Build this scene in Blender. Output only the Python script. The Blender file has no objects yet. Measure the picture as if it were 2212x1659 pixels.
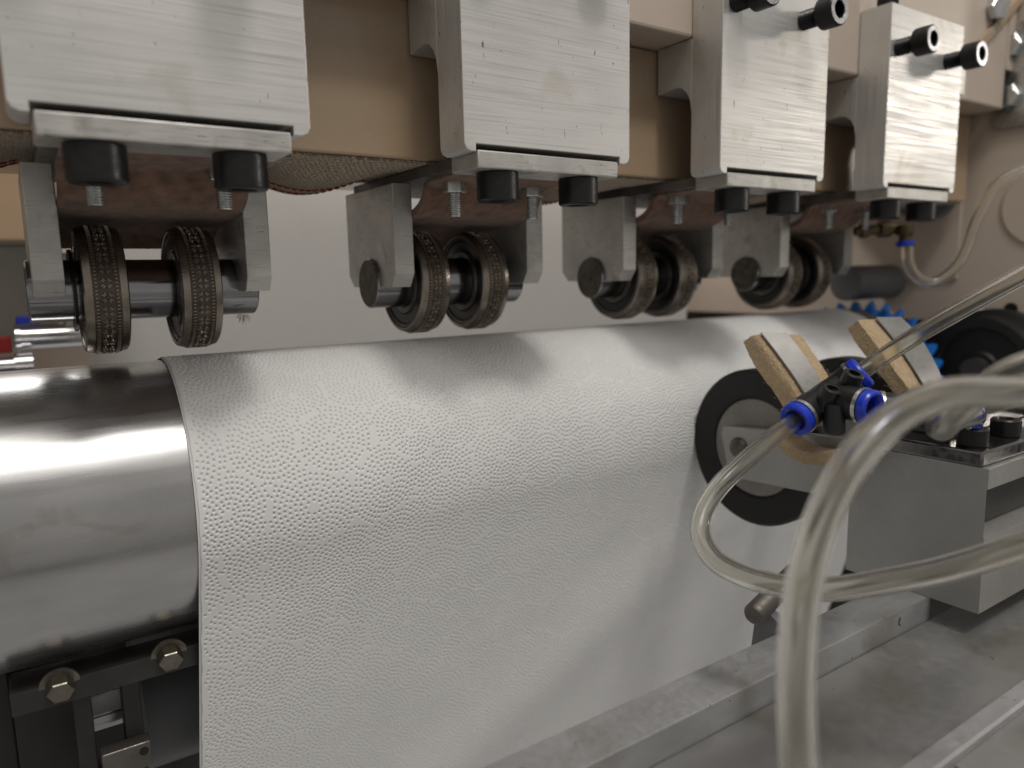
import bpy, bmesh, math, random
import numpy as np
from mathutils import Vector, Matrix
random.seed(7); rng = np.random.default_rng(7)
S = 0.001                      # everything below is written in millimetres
scene = bpy.context.scene
COL = scene.collection

# ------------------------------------------------------------------ camera
cam = bpy.data.cameras.new('camera'); camo = bpy.data.objects.new('camera', cam); COL.objects.link(camo)
xa = Vector((0.8289748, -0.0983412, 0.55057224))     # world axes seen by the camera (right, down, forward)
ya = Vector((-0.55890909, -0.10953063, 0.8219633))
za = Vector((-0.02052833, -0.98910669, -0.14576193))
M = Matrix(((xa.x, -xa.y, -xa.z), (ya.x, -ya.y, -ya.z), (za.x, -za.y, -za.z))).to_4x4()
M.translation = Vector((-91.841, -259.915, -49.432)) * S
camo.matrix_world = M
cam.sensor_width = 36; cam.lens = 1590 / 2212 * 36
cam.clip_start = 0.005; cam.clip_end = 50
cam.dof.use_dof = True; cam.dof.focus_distance = 0.315; cam.dof.aperture_fstop = 7.0
scene.camera = camo

# ------------------------------------------------------------------ light
w = bpy.data.worlds.new('World'); scene.world = w; w.use_nodes = True
bg = w.node_tree.nodes['Background']; bg.inputs['Color'].default_value = (1.0, 0.965, 0.92, 1); bg.inputs['Strength'].default_value = 0.35
def lamp(name, target, direction, dist, size, power, color, size_y=None):
    l = bpy.data.lights.new(name, 'AREA'); l.energy = power; l.color = color
    l.shape = 'RECTANGLE' if size_y else 'DISK'; l.size = size
    if size_y: l.size_y = size_y
    o = bpy.data.objects.new(name, l); COL.objects.link(o)
    d = Vector(direction).normalized()
    o.location = Vector(target) * S + d * dist
    o.rotation_euler = d.to_track_quat('Z', 'Y').to_euler()
    return o
lamp('ceiling_lamp_key', (90, 30, -60), (0.02, -0.50, 0.866), 2.0, 0.26, 10.5, (1.0, 0.97, 0.92))
lamp('ceiling_lamp_wide', (150, 0, -60), (-0.10, -0.42, 0.90), 1.8, 1.2, 11, (1.0, 0.97, 0.93))
lamp('ceiling_lamp_side', (300, 0, 0), (0.885, -0.435, 0.19), 2.0, 0.20, 4.6, (1.0, 0.93, 0.84))
lamp('rear_fill_lamp', (200, 240, -60), (-0.15, 0.62, 0.77), 2.0, 0.5, 19, (1.0, 0.98, 0.95))  # added unseen fill that brightens the rear paper from behind
scene.view_settings.view_transform = 'Standard'; scene.view_settings.look = 'None'
scene.view_settings.exposure = 0.0; scene.view_settings.gamma = 1.0
scene.render.engine = 'CYCLES'
scene.cycles.use_denoising = True
scene.cycles.max_bounces = 12; scene.cycles.transmission_bounces = 10; scene.cycles.glossy_bounces = 5
scene.cycles.caustics_reflective = False; scene.cycles.sample_clamp_indirect = 4

# ------------------------------------------------------------------ materials
def mat(name, base, rough=0.5, metal=0.0, var=0.0, vscale=(.05, .05, .05), bump=0.0, bscale=(1, 1, 1), bdist=0.2,
        rvar=0.0, coat=0.0, spec=0.5, stain=None, stain_scale=.03, stain_lo=.56, stain_hi=.7, sheen=0.0,
        trans=0.0, ior=1.45, side_lines=None, scratch=0.0, sss=0.0, speck=None, speck_scale=(.5, .5, .25), speck_lo=.69, detail=4.0, wave=None):
    m = bpy.data.materials.new(name); m.use_nodes = True
    nt = m.node_tree; N = nt.nodes; L = nt.links
    b = N['Principled BSDF']
    b.inputs['Base Color'].default_value = (*base, 1); b.inputs['Roughness'].default_value = rough
    b.inputs['Metallic'].default_value = metal; b.inputs['IOR'].default_value = ior
    b.inputs['Specular IOR Level'].default_value = spec
    b.inputs['Coat Weight'].default_value = coat; b.inputs['Coat Roughness'].default_value = 0.15
    b.inputs['Sheen Weight'].default_value = sheen
    b.inputs['Transmission Weight'].default_value = trans
    if sss: b.inputs['Subsurface Weight'].default_value = sss; b.inputs['Subsurface Scale'].default_value = 0.001
    tc0 = N.new('ShaderNodeTexCoord'); oi = N.new('ShaderNodeObjectInfo')
    va = N.new('ShaderNodeVectorMath'); va.operation = 'MULTIPLY_ADD'; L.new(oi.outputs['Random'], va.inputs[0]); va.inputs[1].default_value = (3.1, 1.7, 2.3); L.new(tc0.outputs['Object'], va.inputs[2])
    class tc: outputs = {'Object': va.outputs[0]}
    def noise(sc, det=detail, dist=0.0):
        mp = N.new('ShaderNodeMapping'); mp.inputs['Scale'].default_value = [s * 1000 for s in sc]
        L.new(tc.outputs['Object'], mp.inputs['Vector'])
        n = N.new('ShaderNodeTexNoise'); n.inputs['Scale'].default_value = 1.0; n.inputs['Detail'].default_value = det
        n.inputs['Distortion'].default_value = dist
        L.new(mp.outputs['Vector'], n.inputs['Vector'])
        return n.outputs['Fac']
    def mixc(fac, a, bcol):
        mx = N.new('ShaderNodeMix'); mx.data_type = 'RGBA'
        if isinstance(fac, float): mx.inputs[0].default_value = fac
        else: L.new(fac, mx.inputs[0])
        for k, v in ((6, a), (7, bcol)):
            if isinstance(v, tuple): mx.inputs[k].default_value = (*v, 1)
            else: L.new(v, mx.inputs[k])
        return mx.outputs[2]
    def ramp(fac, lo, hi):
        r = N.new('ShaderNodeMapRange'); r.inputs[1].default_value = lo; r.inputs[2].default_value = hi
        r.clamp = True; L.new(fac, r.inputs[0]); return r.outputs[0]
    col = None
    if var:
        f = ramp(noise(vscale), .3, .7)
        lo = tuple(c * (1 - var) for c in base); hi = tuple(min(1, c * (1 + var)) for c in base)
        col = mixc(f, lo, hi)
    if stain:
        f = ramp(noise((stain_scale,) * 3, 6.0, 0.6), stain_lo, stain_hi)
        col = mixc(f, col if col is not None else base, stain)
    if bump or rvar:
        f = noise(bscale)
        if side_lines:
            g = N.new('ShaderNodeNewGeometry'); sx = N.new('ShaderNodeSeparateXYZ'); L.new(g.outputs['Normal'], sx.inputs[0])
            ab = N.new('ShaderNodeMath'); ab.operation = 'ABSOLUTE'; L.new(sx.outputs['X'], ab.inputs[0])
            gt = N.new('ShaderNodeMath'); gt.operation = 'GREATER_THAN'; L.new(ab.outputs[0], gt.inputs[0]); gt.inputs[1].default_value = .7
            f2 = noise(side_lines)
            mx = N.new('ShaderNodeMix'); mx.data_type = 'FLOAT'; L.new(gt.outputs[0], mx.inputs[0]); L.new(f, mx.inputs[2]); L.new(f2, mx.inputs[3])
            f = mx.outputs[0]
        if wave:
            wv = N.new('ShaderNodeTexWave'); wv.inputs['Scale'].default_value = wave[0]; wv.inputs['Distortion'].default_value = wave[1]
            wv.bands_direction = wave[2]; L.new(tc.outputs['Object'], wv.inputs['Vector'])
            ad = N.new('ShaderNodeMath'); ad.operation = 'MULTIPLY_ADD'; L.new(f, ad.inputs[0]); ad.inputs[1].default_value = .6; L.new(wv.outputs['Fac'], ad.inputs[2])
            f = ad.outputs[0]
        if bump:
            bp = N.new('ShaderNodeBump'); bp.inputs['Strength'].default_value = bump; bp.inputs['Distance'].default_value = bdist * S
            L.new(f, bp.inputs['Height']); L.new(bp.outputs['Normal'], b.inputs['Normal'])
        if rvar:
            r = N.new('ShaderNodeMapRange'); r.inputs[1].default_value = .3; r.inputs[2].default_value = .7
            r.inputs[3].default_value = max(.03, rough - rvar); r.inputs[4].default_value = min(1, rough + rvar)
            L.new(f, r.inputs[0]); L.new(r.outputs[0], b.inputs['Roughness'])
        if scratch:
            f3 = ramp(f, .32, .44)
            src = col if col is not None else base
            col = mixc(f3, tuple(c * (1 - scratch) for c in base), src)
    if speck:
        col = mixc(ramp(noise(speck_scale, 3.0, .8), speck_lo, speck_lo + .03), col if col is not None else base, speck)
    if col is not None: L.new(col, b.inputs['Base Color'])
    return m

MT = {}
MT['alu'] = mat('milled_aluminium', (.665, .65, .625), .46, .62, var=.09, vscale=(.02, .03, .03), bump=.22, bscale=(.02, 2.2, 1.4), bdist=.04,
                rvar=.12, side_lines=(2.0, 1.4, .02), stain=(.50, .44, .33), stain_scale=.03, stain_lo=.58, stain_hi=.8, scratch=.09, speck=(.22, .19, .16), speck_scale=(.55, .55, .22), speck_lo=.70)
MT['alu_plain'] = mat('sawn_aluminium', (.52, .505, .475), .47, .62, var=.14, vscale=(.06, .06, .06), bump=.6, bscale=(.10, .10, 1.6), bdist=.10,
                rvar=.1, side_lines=(1, .10, .9), scratch=.22, stain=(.30, .275, .235), stain_scale=.06, stain_lo=.55, stain_hi=.75, speck=(.16, .14, .12), speck_scale=(.3, .3, .9), speck_lo=.69)
MT['alu_table'] = mat('table_aluminium', (.36, .355, .35), .42, .7, var=.22, vscale=(.010, .020, .02), bump=.04, bscale=(.25, .25, .25), bdist=.04, rvar=.05,
                stain=(.27, .255, .225), stain_scale=.016, stain_lo=.5, stain_hi=.66, detail=2.0, speck=(.12, .11, .10), speck_scale=(.2, .2, .2), speck_lo=.72)
MT['alu_bar'] = mat('bar_aluminium', (.42, .42, .425), .5, .6, var=.12, vscale=(.03, .1, .1), bump=.2, bscale=(.5, .5, .5), bdist=.05, rvar=.1,
                stain=(.33, .32, .30), stain_scale=.03, stain_lo=.52, stain_hi=.72, speck=(.14, .13, .12), speck_scale=(.22, .22, .22), speck_lo=.69)
MT['anod'] = mat('grey_anodised_aluminium', (.37, .365, .35), .48, .6, var=.08, vscale=(.04, .04, .04), bump=.15, bscale=(.4, .4, .4), bdist=.04, rvar=.08,
                stain=(.40, .39, .37), stain_scale=.12, stain_lo=.66, stain_hi=.74)
MT['hub'] = mat('dull_hub_metal', (.24, .225, .205), .5, .6, var=.12, vscale=(.05, .05, .05), bump=.15, bscale=(.5, .5, .5), bdist=.05, rvar=.08)
MT['beam'] = mat('tan_paint', (.42, .305, .20), .20, 0, var=.08, vscale=(.02, .02, .02), bump=.12, bscale=(.25, .25, .25), bdist=.12, rvar=.08, coat=.5,
                stain=(.42, .34, .25), stain_scale=.3, stain_lo=.68, stain_hi=.74)
MT['beige'] = mat('beige_paint', (.55, .46, .38), .45, 0, var=.06, vscale=(.015, .015, .015), bump=.15, bscale=(.5, .5, .5), bdist=.08, coat=.1,
                stain=(.33, .25, .18), stain_scale=.06, stain_lo=.68, stain_hi=.8)
MT['black'] = mat('black_oxide', (.007, .0068, .007), .38, .1, var=.3, vscale=(.3, .3, .3), bump=.15, bscale=(.6, .6, .6), bdist=.05, rvar=.1)
MT['blackface'] = mat('worn_screw_rim', (.42, .42, .44), .35, .9, var=.3, vscale=(.5, .5, .5), rvar=.1, bscale=(.6, .6, .6))
MT['void'] = mat('hole_shade_black', (.004, .004, .004), .6)  # black that stands in for the shade inside holes
MT['steel'] = mat('ground_roller_steel', (.44, .435, .43), .28, .88, var=.10, vscale=(.03, .06, .06), rvar=.05, bscale=(.02, .25, .25),
                stain=(.30, .26, .20), stain_scale=.035, stain_lo=.66, stain_hi=.82)
MT['shaft'] = mat('polished_shaft_steel', (.30, .30, .31), .16, 1.0, var=.1, vscale=(.02, .4, .4), bump=.05, bscale=(.1, 2, 2), rvar=.06, bdist=.02)
MT['shaftend'] = mat('dull_shaft_end', (.10, .092, .08), .55, .7, var=.35, vscale=(.2, .2, .2), bump=.3, bscale=(.6, .6, .6), bdist=.1,
                stain=(.05, .045, .04), stain_scale=.15)
MT['rim'] = mat('bronzed_rim_steel', (.27, .235, .20), .32, .95, var=.2, vscale=(.15, .15, .15), bump=.12, bscale=(.3, 1, 1), bdist=.05, rvar=.08)
MT['band'] = mat('grime_and_shade_band', (.12, .10, .082), .45, .85, var=.3, vscale=(.2, .2, .2))  # grime, plus darkening that stands in for shade between the relief
MT['relief'] = mat('embossing_relief_steel', (.36, .315, .26), .42, .95, var=.2, vscale=(.3, .3, .3), rvar=.08, bscale=(1, 1, 1))  # lightened to stand in for highlights on the raised pattern
MT['rubber'] = mat('black_rubber', (.006, .006, .006), .55, 0, var=.3, vscale=(.1, .1, .1), bump=.1, bscale=(1, 1, 1), bdist=.05)
MT['seal'] = mat('bearing_seal', (.010, .010, .011), .32, 0, bump=.05, bscale=(.5, .5, .5))
MT['zinc'] = mat('zinc_plate', (.55, .56, .55), .28, .9, var=.15, vscale=(.2, .2, .2), bump=.2, bscale=(.7, .7, .7), bdist=.05, rvar=.1)
MT['yzinc'] = mat('yellow_zinc_plate', (.17, .155, .125), .38, .9, var=.2, vscale=(.2, .2, .2), rvar=.1, bscale=(.6, .6, .6))
MT['felt'] = mat('brown_felt', (.235, .14, .10), .95, 0, var=.35, vscale=(.18, .18, .18), bump=.9, bscale=(1.6, 1.6, 1.6), bdist=.8, sheen=.25, spec=.1, detail=6)
MT['wool'] = mat('tan_wool_felt', (.50, .37, .225), .95, 0, var=.14, vscale=(.6, .6, .6), bump=1.0, bscale=(1.1, 1.1, 1.1), bdist=1.0, sheen=.3, spec=.1,
                detail=6, stain=(.30, .19, .09), stain_scale=.10, stain_lo=.64, stain_hi=.82)
MT['leaf'] = mat('grey_steel_leaf', (.30, .29, .275), .42, .6, var=.1, vscale=(.1, .1, .1), bump=.1, bscale=(.4, .4, .4), rvar=.08, bdist=.05,
                stain=(.2, .18, .15), stain_scale=.25, stain_lo=.68, stain_hi=.74)
MT['paper'] = mat('white_tissue_paper', (.78, .775, .765), .85, 0, var=.02, vscale=(.05, .05, .05), bump=.2, bscale=(1.5, 1.5, 1.5), bdist=.12, spec=.15, sheen=.05)
MT['thinpaper'] = mat('thin_tissue_paper', (.76, .765, .76), .85, 0, var=.02, vscale=(.05, .05, .05), bump=.35, bscale=(.6, .6, .6), bdist=.3, spec=.1)
def add_translucent(m, fac, col):
    nt = m.node_tree; out = nt.nodes['Material Output']; b = nt.nodes['Principled BSDF']
    tr = nt.nodes.new('ShaderNodeBsdfTranslucent'); tr.inputs['Color'].default_value = (*col, 1)
    mx = nt.nodes.new('ShaderNodeMixShader'); mx.inputs[0].default_value = fac
    nt.links.new(b.outputs[0], mx.inputs[1]); nt.links.new(tr.outputs[0], mx.inputs[2]); nt.links.new(mx.outputs[0], out.inputs['Surface'])
add_translucent(MT['thinpaper'], .42, (.78, .78, .765))
def dimples(m):
    nt = m.node_tree; N = nt.nodes; b = N['Principled BSDF']; tc = N.new('ShaderNodeTexCoord'); v = N.new('ShaderNodeTexVoronoi'); v.inputs['Scale'].default_value = 420; v.inputs['Randomness'].default_value = .45
    bp = N.new('ShaderNodeBump'); bp.inputs['Strength'].default_value = .7; bp.inputs['Distance'].default_value = .5 * S
    nt.links.new(tc.outputs['Object'], v.inputs['Vector']); nt.links.new(v.outputs['Distance'], bp.inputs['Height']); nt.links.new(bp.outputs['Normal'], b.inputs['Normal'])
    for t in N:
        if t.type == 'BSDF_TRANSLUCENT': nt.links.new(bp.outputs['Normal'], t.inputs['Normal'])
dimples(MT['thinpaper'])
MT['lint'] = mat('lint', (.36, .35, .27), .9)
MT['tread'] = mat('worn_tread', (.035, .033, .03), .6)
MT['strap'] = mat('woven_webbing', (.50, .40, .29), .9, 0, var=.2, vscale=(.35, .5, .35), bump=.8, bscale=(.45, .9, .45), bdist=.7, spec=.15, sheen=.2)
def weave(m):
    nt = m.node_tree; N = nt.nodes; L = nt.links; b = N['Principled BSDF']
    tc = N.new('ShaderNodeTexCoord'); mp = N.new('ShaderNodeMapping'); mp.inputs['Scale'].default_value = (1000, 1000, 1000); L.new(tc.outputs['Object'], mp.inputs['Vector'])
    br = N.new('ShaderNodeTexBrick'); br.inputs['Scale'].default_value = 1.0; br.offset = .5
    br.inputs['Color1'].default_value = (.53, .43, .31, 1); br.inputs['Color2'].default_value = (.45, .36, .26, 1); br.inputs['Mortar'].default_value = (.30, .235, .17, 1)
    br.inputs['Brick Width'].default_value = 2.6; br.inputs['Row Height'].default_value = 2.3; br.inputs['Mortar Size'].default_value = .34; br.inputs['Mortar Smooth'].default_value = 1.0
    nz = N.new('ShaderNodeTexNoise'); nz.inputs['Scale'].default_value = .35; L.new(mp.outputs['Vector'], nz.inputs['Vector'])
    va = N.new('ShaderNodeVectorMath'); va.operation = 'MULTIPLY_ADD'; L.new(nz.outputs['Color'], va.inputs[0]); va.inputs[1].default_value = (3.2, 3.2, 0); L.new(mp.outputs['Vector'], va.inputs[2])
    L.new(va.outputs[0], br.inputs['Vector']); L.new(br.outputs['Color'], b.inputs['Base Color'])
    bp = N.new('ShaderNodeBump'); bp.invert = True; bp.inputs['Strength'].default_value = 1.0; bp.inputs['Distance'].default_value = .9 * S
    L.new(br.outputs['Fac'], bp.inputs['Height']); L.new(bp.outputs['Normal'], b.inputs['Normal'])
weave(MT['strap'])
MT['thread'] = mat('red_thread', (.32, .03, .03), .8, 0)
MT['blue'] = mat('blue_collar_plastic', (.015, .045, .50), .30, 0, var=.12, vscale=(.2, .2, .2), bump=.2, bscale=(.5, .5, .5), bdist=.1, rvar=.08)
MT['gear'] = mat('blue_nylon', (.006, .13, .46), .38, 0, var=.15, vscale=(.1, .1, .1), bump=.1, bscale=(.4, .4, .4))
MT['blackp'] = mat('black_fitting_plastic', (.013, .013, .014), .38, 0, bump=.15, bscale=(.8, .8, .8), bdist=.08, rvar=.08)
MT['tube'] = mat('clear_polyurethane', (.972, .958, .90), .15, 0, trans=.99, ior=1.36, spec=.6)
MT['grub'] = mat('grimy_dark_steel', (.13, .118, .105), .45, .7, var=.35, vscale=(.05, .05, .05), bump=.3, bscale=(.3, .3, .3), bdist=.15, rvar=.14)
MT['dark'] = mat('dark_paint_and_shade', (.035, .032, .03), .45, .2, var=.3, vscale=(.04, .04, .04), bump=.2, bscale=(.3, .3, .3))  # dark paint; also gives the added dark sheets their shade
MT['greyp'] = mat('grey_paint', (.16, .16, .165), .5, .1, var=.1, vscale=(.03, .03, .03))
MT['brass'] = mat('tarnished_brass', (.12, .092, .05), .45, .8, var=.3, vscale=(.2, .2, .2), rvar=.12, bscale=(.5, .5, .5))
MT['glossplate'] = mat('dark_polished_steel', (.20, .195, .19), .18, .95, var=.15, vscale=(.08, .08, .08), bump=.1, bscale=(.3, .3, .3), rvar=.08, bdist=.05)
MT['chrome'] = mat('bright_cylinder_steel', (.72, .72, .74), .18, 1.0)
MT['redp'] = mat('red_plastic', (.28, .02, .02), .5)
MT['cream'] = mat('cream_enamel', (.50, .51, .46), .45, 0, var=.05, vscale=(.02, .02, .02))

# ------------------------------------------------------------------ mesh helpers (mm)
def new(): return bmesh.new()
def box(bm, x0, x1, y0, y1, z0, z1, bev=.4, seg=2):
    r = bmesh.ops.create_cube(bm, size=1.0)
    vs = r['verts']
    for v in vs: v.co = Vector((x0 if v.co.x < 0 else x1, y0 if v.co.y < 0 else y1, z0 if v.co.z < 0 else z1))
    if bev:
        es = list({e for v in vs for e in v.link_edges})
        bmesh.ops.bevel(bm, geom=es, offset=bev, segments=seg, affect='EDGES', profile=.5)
    return bm
def axes(d):
    d = Vector(d).normalized(); a = Vector((0, 0, 1)) if abs(d.z) < .9 else Vector((1, 0, 0))
    u = d.cross(a).normalized(); return d, u, d.cross(u).normalized()
def lathe(bm, prof, o=(0, 0, 0), d=(1, 0, 0), n=40, close=False):
    o = Vector(o); d, u, v = axes(d); rings = []
    for a, r in prof:
        if r <= 1e-6: rings.append([bm.verts.new(o + d * a)])
        else: rings.append([bm.verts.new(o + d * a + (u * math.cos(2 * math.pi * k / n) + v * math.sin(2 * math.pi * k / n)) * r) for k in range(n)])
    pairs = list(zip(rings, rings[1:]))
    if close: pairs.append((rings[-1], rings[0]))
    for A, B in pairs:
        if len(A) == 1 and len(B) == 1: continue
        for k in range(n):
            k2 = (k + 1) % n
            if len(A) == 1: bm.faces.new((A[0], B[k2], B[k]))
            elif len(B) == 1: bm.faces.new((A[k], A[k2], B[0]))
            else: bm.faces.new((A[k], A[k2], B[k2], B[k]))
    return bm
def prism(bm, poly, axis, a0, a1, bev=0.0):
    def pt(p, a):
        return {'x': (a, p[0], p[1]), 'y': (p[0], a, p[1]), 'z': (p[0], p[1], a)}[axis]
    A = [bm.verts.new(pt(p, a0)) for p in poly]; B = [bm.verts.new(pt(p, a1)) for p in poly]
    fs = [bm.faces.new(A), bm.faces.new(B[::-1])]
    n = len(poly)
    for k in range(n): fs.append(bm.faces.new((A[k], B[k], B[(k + 1) % n], A[(k + 1) % n])))
    bmesh.ops.recalc_face_normals(bm, faces=fs)
    if bev:
        es = [e for e in set(fs[0].edges) | set(fs[1].edges)]
        bmesh.ops.bevel(bm, geom=es, offset=bev, segments=2, affect='EDGES', profile=.5)
    return bm
def loft(bm, secs):
    R = [[bm.verts.new(p) for p in s] for s in secs]; n = len(R[0]); fs = []
    for A, B in zip(R, R[1:]):
        for k in range(n): fs.append(bm.faces.new((A[k], A[(k + 1) % n], B[(k + 1) % n], B[k])))
    fs.append(bm.faces.new(R[0][::-1])); fs.append(bm.faces.new(R[-1]))
    bmesh.ops.recalc_face_normals(bm, faces=fs)
    return bm
def spline(pts, m=8):
    P = [Vector(p) for p in pts]; P = [P[0] * 2 - P[1]] + P + [P[-1] * 2 - P[-2]]; out = []
    for i in range(1, len(P) - 2):
        for k in range(m):
            t = k / m; a, b, c, d = P[i - 1], P[i], P[i + 1], P[i + 2]
            out.append(.5 * ((2 * b) + (c - a) * t + (2 * a - 5 * b + 4 * c - d) * t * t + (3 * b - a - 3 * c + d) * t ** 3))
    out.append(P[-2]); return out
def sweep(bm, path, r, n=20, ri=None, caps=True):
    path = [Vector(p) for p in path]
    t0 = (path[1] - path[0]).normalized(); _, u, v = axes(t0)
    def ring(p, u, v, r): return [bm.verts.new(p + (u * math.cos(2 * math.pi * k / n) + v * math.sin(2 * math.pi * k / n)) * r) for k in range(n)]
    O = []; I = []; t = t0
    for i, p in enumerate(path):
        tn = (path[min(i + 1, len(path) - 1)] - path[max(i - 1, 0)]).normalized()
        q = t.rotation_difference(tn); u = q @ u; v = q @ v; t = tn
        O.append(ring(p, u, v, r))
        if ri: I.append(ring(p, u, v, ri))
    for A, B in zip(O, O[1:]):
        for k in range(n): bm.faces.new((A[k], A[(k + 1) % n], B[(k + 1) % n], B[k]))
    if ri:
        for A, B in zip(I, I[1:]):
            for k in range(n): bm.faces.new((A[k], B[k], B[(k + 1) % n], A[(k + 1) % n]))
        for A, B, s in ((O[0], I[0], 1), (O[-1], I[-1], -1)):
            for k in range(n):
                f = (A[k], B[k], B[(k + 1) % n], A[(k + 1) % n]); bm.faces.new(f if s > 0 else f[::-1])
    elif caps:
        bm.faces.new(O[0][::-1]); bm.faces.new(O[-1])
    return bm
def thread_prof(a0, a1, r, pitch=1.0, depth=.55):
    out = [(a0, 0), (a0, r - depth)]; n = max(2, int(abs(a1 - a0) / pitch)); s = (a1 - a0) / n
    for k in range(n):
        out += [(a0 + s * (k + .5), r), (a0 + s * (k + 1), r - depth)]
    return out + [(a1, 0)]
def hexprism(bm, o, d, a0, a1, af, ch=.5):
    o = Vector(o); d, u, v = axes(d); R = af / math.sqrt(3); secs = []
    for a, k in ((a0, .93), (a0 + ch, 1), (a1 - ch, 1), (a1, .93)):
        secs.append([o + d * a + (u * math.cos(math.pi / 3 * i) + v * math.sin(math.pi / 3 * i)) * R * k for i in range(6)])
    return loft(bm, secs)

def link(name, bm, m, parent=None, loc=None, smooth=20, recalc=True):
    if recalc: bmesh.ops.recalc_face_normals(bm, faces=bm.faces)
    off = Vector(parent['mm'] if parent is not None and 'mm' in parent else (loc or (0, 0, 0)))
    for v in bm.verts: v.co = (v.co - off) * S
    me = bpy.data.meshes.new(name); bm.to_mesh(me); bm.free()
    me.materials.append(MT[m] if isinstance(m, str) else m)
    me.shade_smooth()
    me.set_sharp_from_angle(angle=math.radians(smooth))
    o = bpy.data.objects.new(name, me); COL.objects.link(o)
    if parent is not None:
        o.parent = parent; o['mm'] = parent['mm']
    else:
        o.location = off * S; o['mm'] = tuple(off)
    return o
def tag(o, label, cat, group=None, kind=None):
    o['label'] = label; o['category'] = cat
    if group: o['group'] = group
    if kind: o['kind'] = kind
    return o
def thing(name, label, cat, loc, group=None):
    o = bpy.data.objects.new(name, None); COL.objects.link(o); o.empty_display_size = .01
    o.location = Vector(loc) * S; o['mm'] = tuple(float(c) for c in loc)
    return tag(o, label, cat, group)
def struct(o):
    o['kind'] = 'structure'; return o
def copy_tree(o, parent=None):
    c = o.copy(); COL.objects.link(c)
    c.parent = parent
    for ch in [x for x in o.children]: copy_tree(ch, c)
    return c
def place_copy(src, dx, label):
    c = copy_tree(src); c.location = src.location + Vector((dx * S, 0, 0)); c['label'] = label
    return c

def cap_screw(parent, o, d, dia, hl, thread_r, thread_l, face=True):
    """socket head screw: o = where the head meets its seat, d = towards the head's open end"""
    r = dia / 2; rs = r * .56; b = new()
    lathe(b, [(0, 0), (0, r - .4), (.4, r), (hl - .7, r), (hl, r - .7), (hl, rs), (hl - .5, rs - .3), (hl * .45, rs - .3), (hl * .45, 0)], o, d, 40)
    s = link('cap_screw', b, 'black', parent)
    if thread_l:
        b = new(); lathe(b, thread_prof(-thread_l, -.01, thread_r, 1.5, .8), o, d, 24); link('thread', b, 'black', s)
    if face:
        b = new(); lathe(b, [(hl - .01, r - .75), (hl + .05, r - .8), (hl + .05, rs + .1), (hl - .01, rs + .05)], o, d, 40); link('worn_rim', b, 'blackface', s)
    return s
def hex_bolt(parent, o, d, af, hl, washer=None, thread=None, m='zinc', name='hex_bolt'):
    b = new(); hexprism(b, o, d, .01, hl, af); 
    s = link(name, b, m, parent, smooth=25)
    if washer:
        b = new(); lathe(b, [(0, 0), (0, washer[0]), (-washer[1], washer[0]), (-washer[1], 0)], o, d, 32); link('washer', b, m, s)
    if thread:
        b = new(); lathe(b, thread_prof(hl, hl + thread[1], thread[0], 1.0, .5), o, d, 20); link('thread', b, m, s)
    return s

# ================================================================== SETTING
# machine side frame at the far right
b = new()
poly = [(-26, -99), (2, -99), (10, -97), (20, -88.5), (32, -84), (46, -83.5), (60, -88), (70, -96), (420, -96), (420, 330), (-26, 330)]
prism(b, poly, 'x', 575, 597, .8)
sf = struct(link('side_frame', b, 'beige', loc=(575, 0, 0)))
b = new(); lathe(b, [(-.3, 0), (-.3, 5.2), (.4, 5.2), (.4, 0)], (574.8, 10, -84.5), (1, 0, 0), 28)
link('bolt_hole_shade', b, 'void', sf)  # flat black disc put in for the hole's shade
b = new(); lathe(b, [(0, 0), (-1.6, 0), (-1.6, 30), (-1.0, 31.5), (0, 31.5)], (574.9, -9, -4), (1, 0, 0), 60); link('round_boss', b, 'beige', sf)
b = new(); box(b, 572.6, 574.9, 52, 120, -60, 62, .8); link('frame_pad', b, 'beige', sf)
b = new(); box(b, 600, 612, -260, 420, -420, -90, .5); struct(link('cavity_shade_sheet', b, 'dark', loc=(600, 0, 0)))  # dark sheet put in for the shade of an open cavity
# bed plate and back panel
b = new(); box(b, -260, 600, -520, -99.4, -225, -211, .8)
bp_ = struct(link('bed_plate', b, 'alu_table', loc=(0, -300, -211)))
b = new(); box(b, -700, 620, 470, 480, -420, 120, .5); struct(link('rear_panel', b, 'beige', loc=(0, 470, 0)))
b = new(); box(b, -700, 620, 190, 200, -420, -330, .5); struct(link('lower_machine_floor', b, 'dark', loc=(0, 190, -400)))

# ================================================================== BEAM, RAIL, WEBBING
b = new(); box(b, -420, 566, 46, 168, 2.6, 69.9, 1.2)
tag(link('cross_beam', b, 'beam', loc=(0, 46, 2.6)), 'long glossy tan painted beam running behind the four aluminium blocks', 'beam')
b = new(); box(b, -420, 560, 20.3, 120, 70.3, 170, 1.6)
tag(link('clamp_rail', b, 'beige', loc=(0, 20, 70)), 'pale beige rail above the tan beam, gripped by the aluminium blocks', 'rail')
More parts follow.
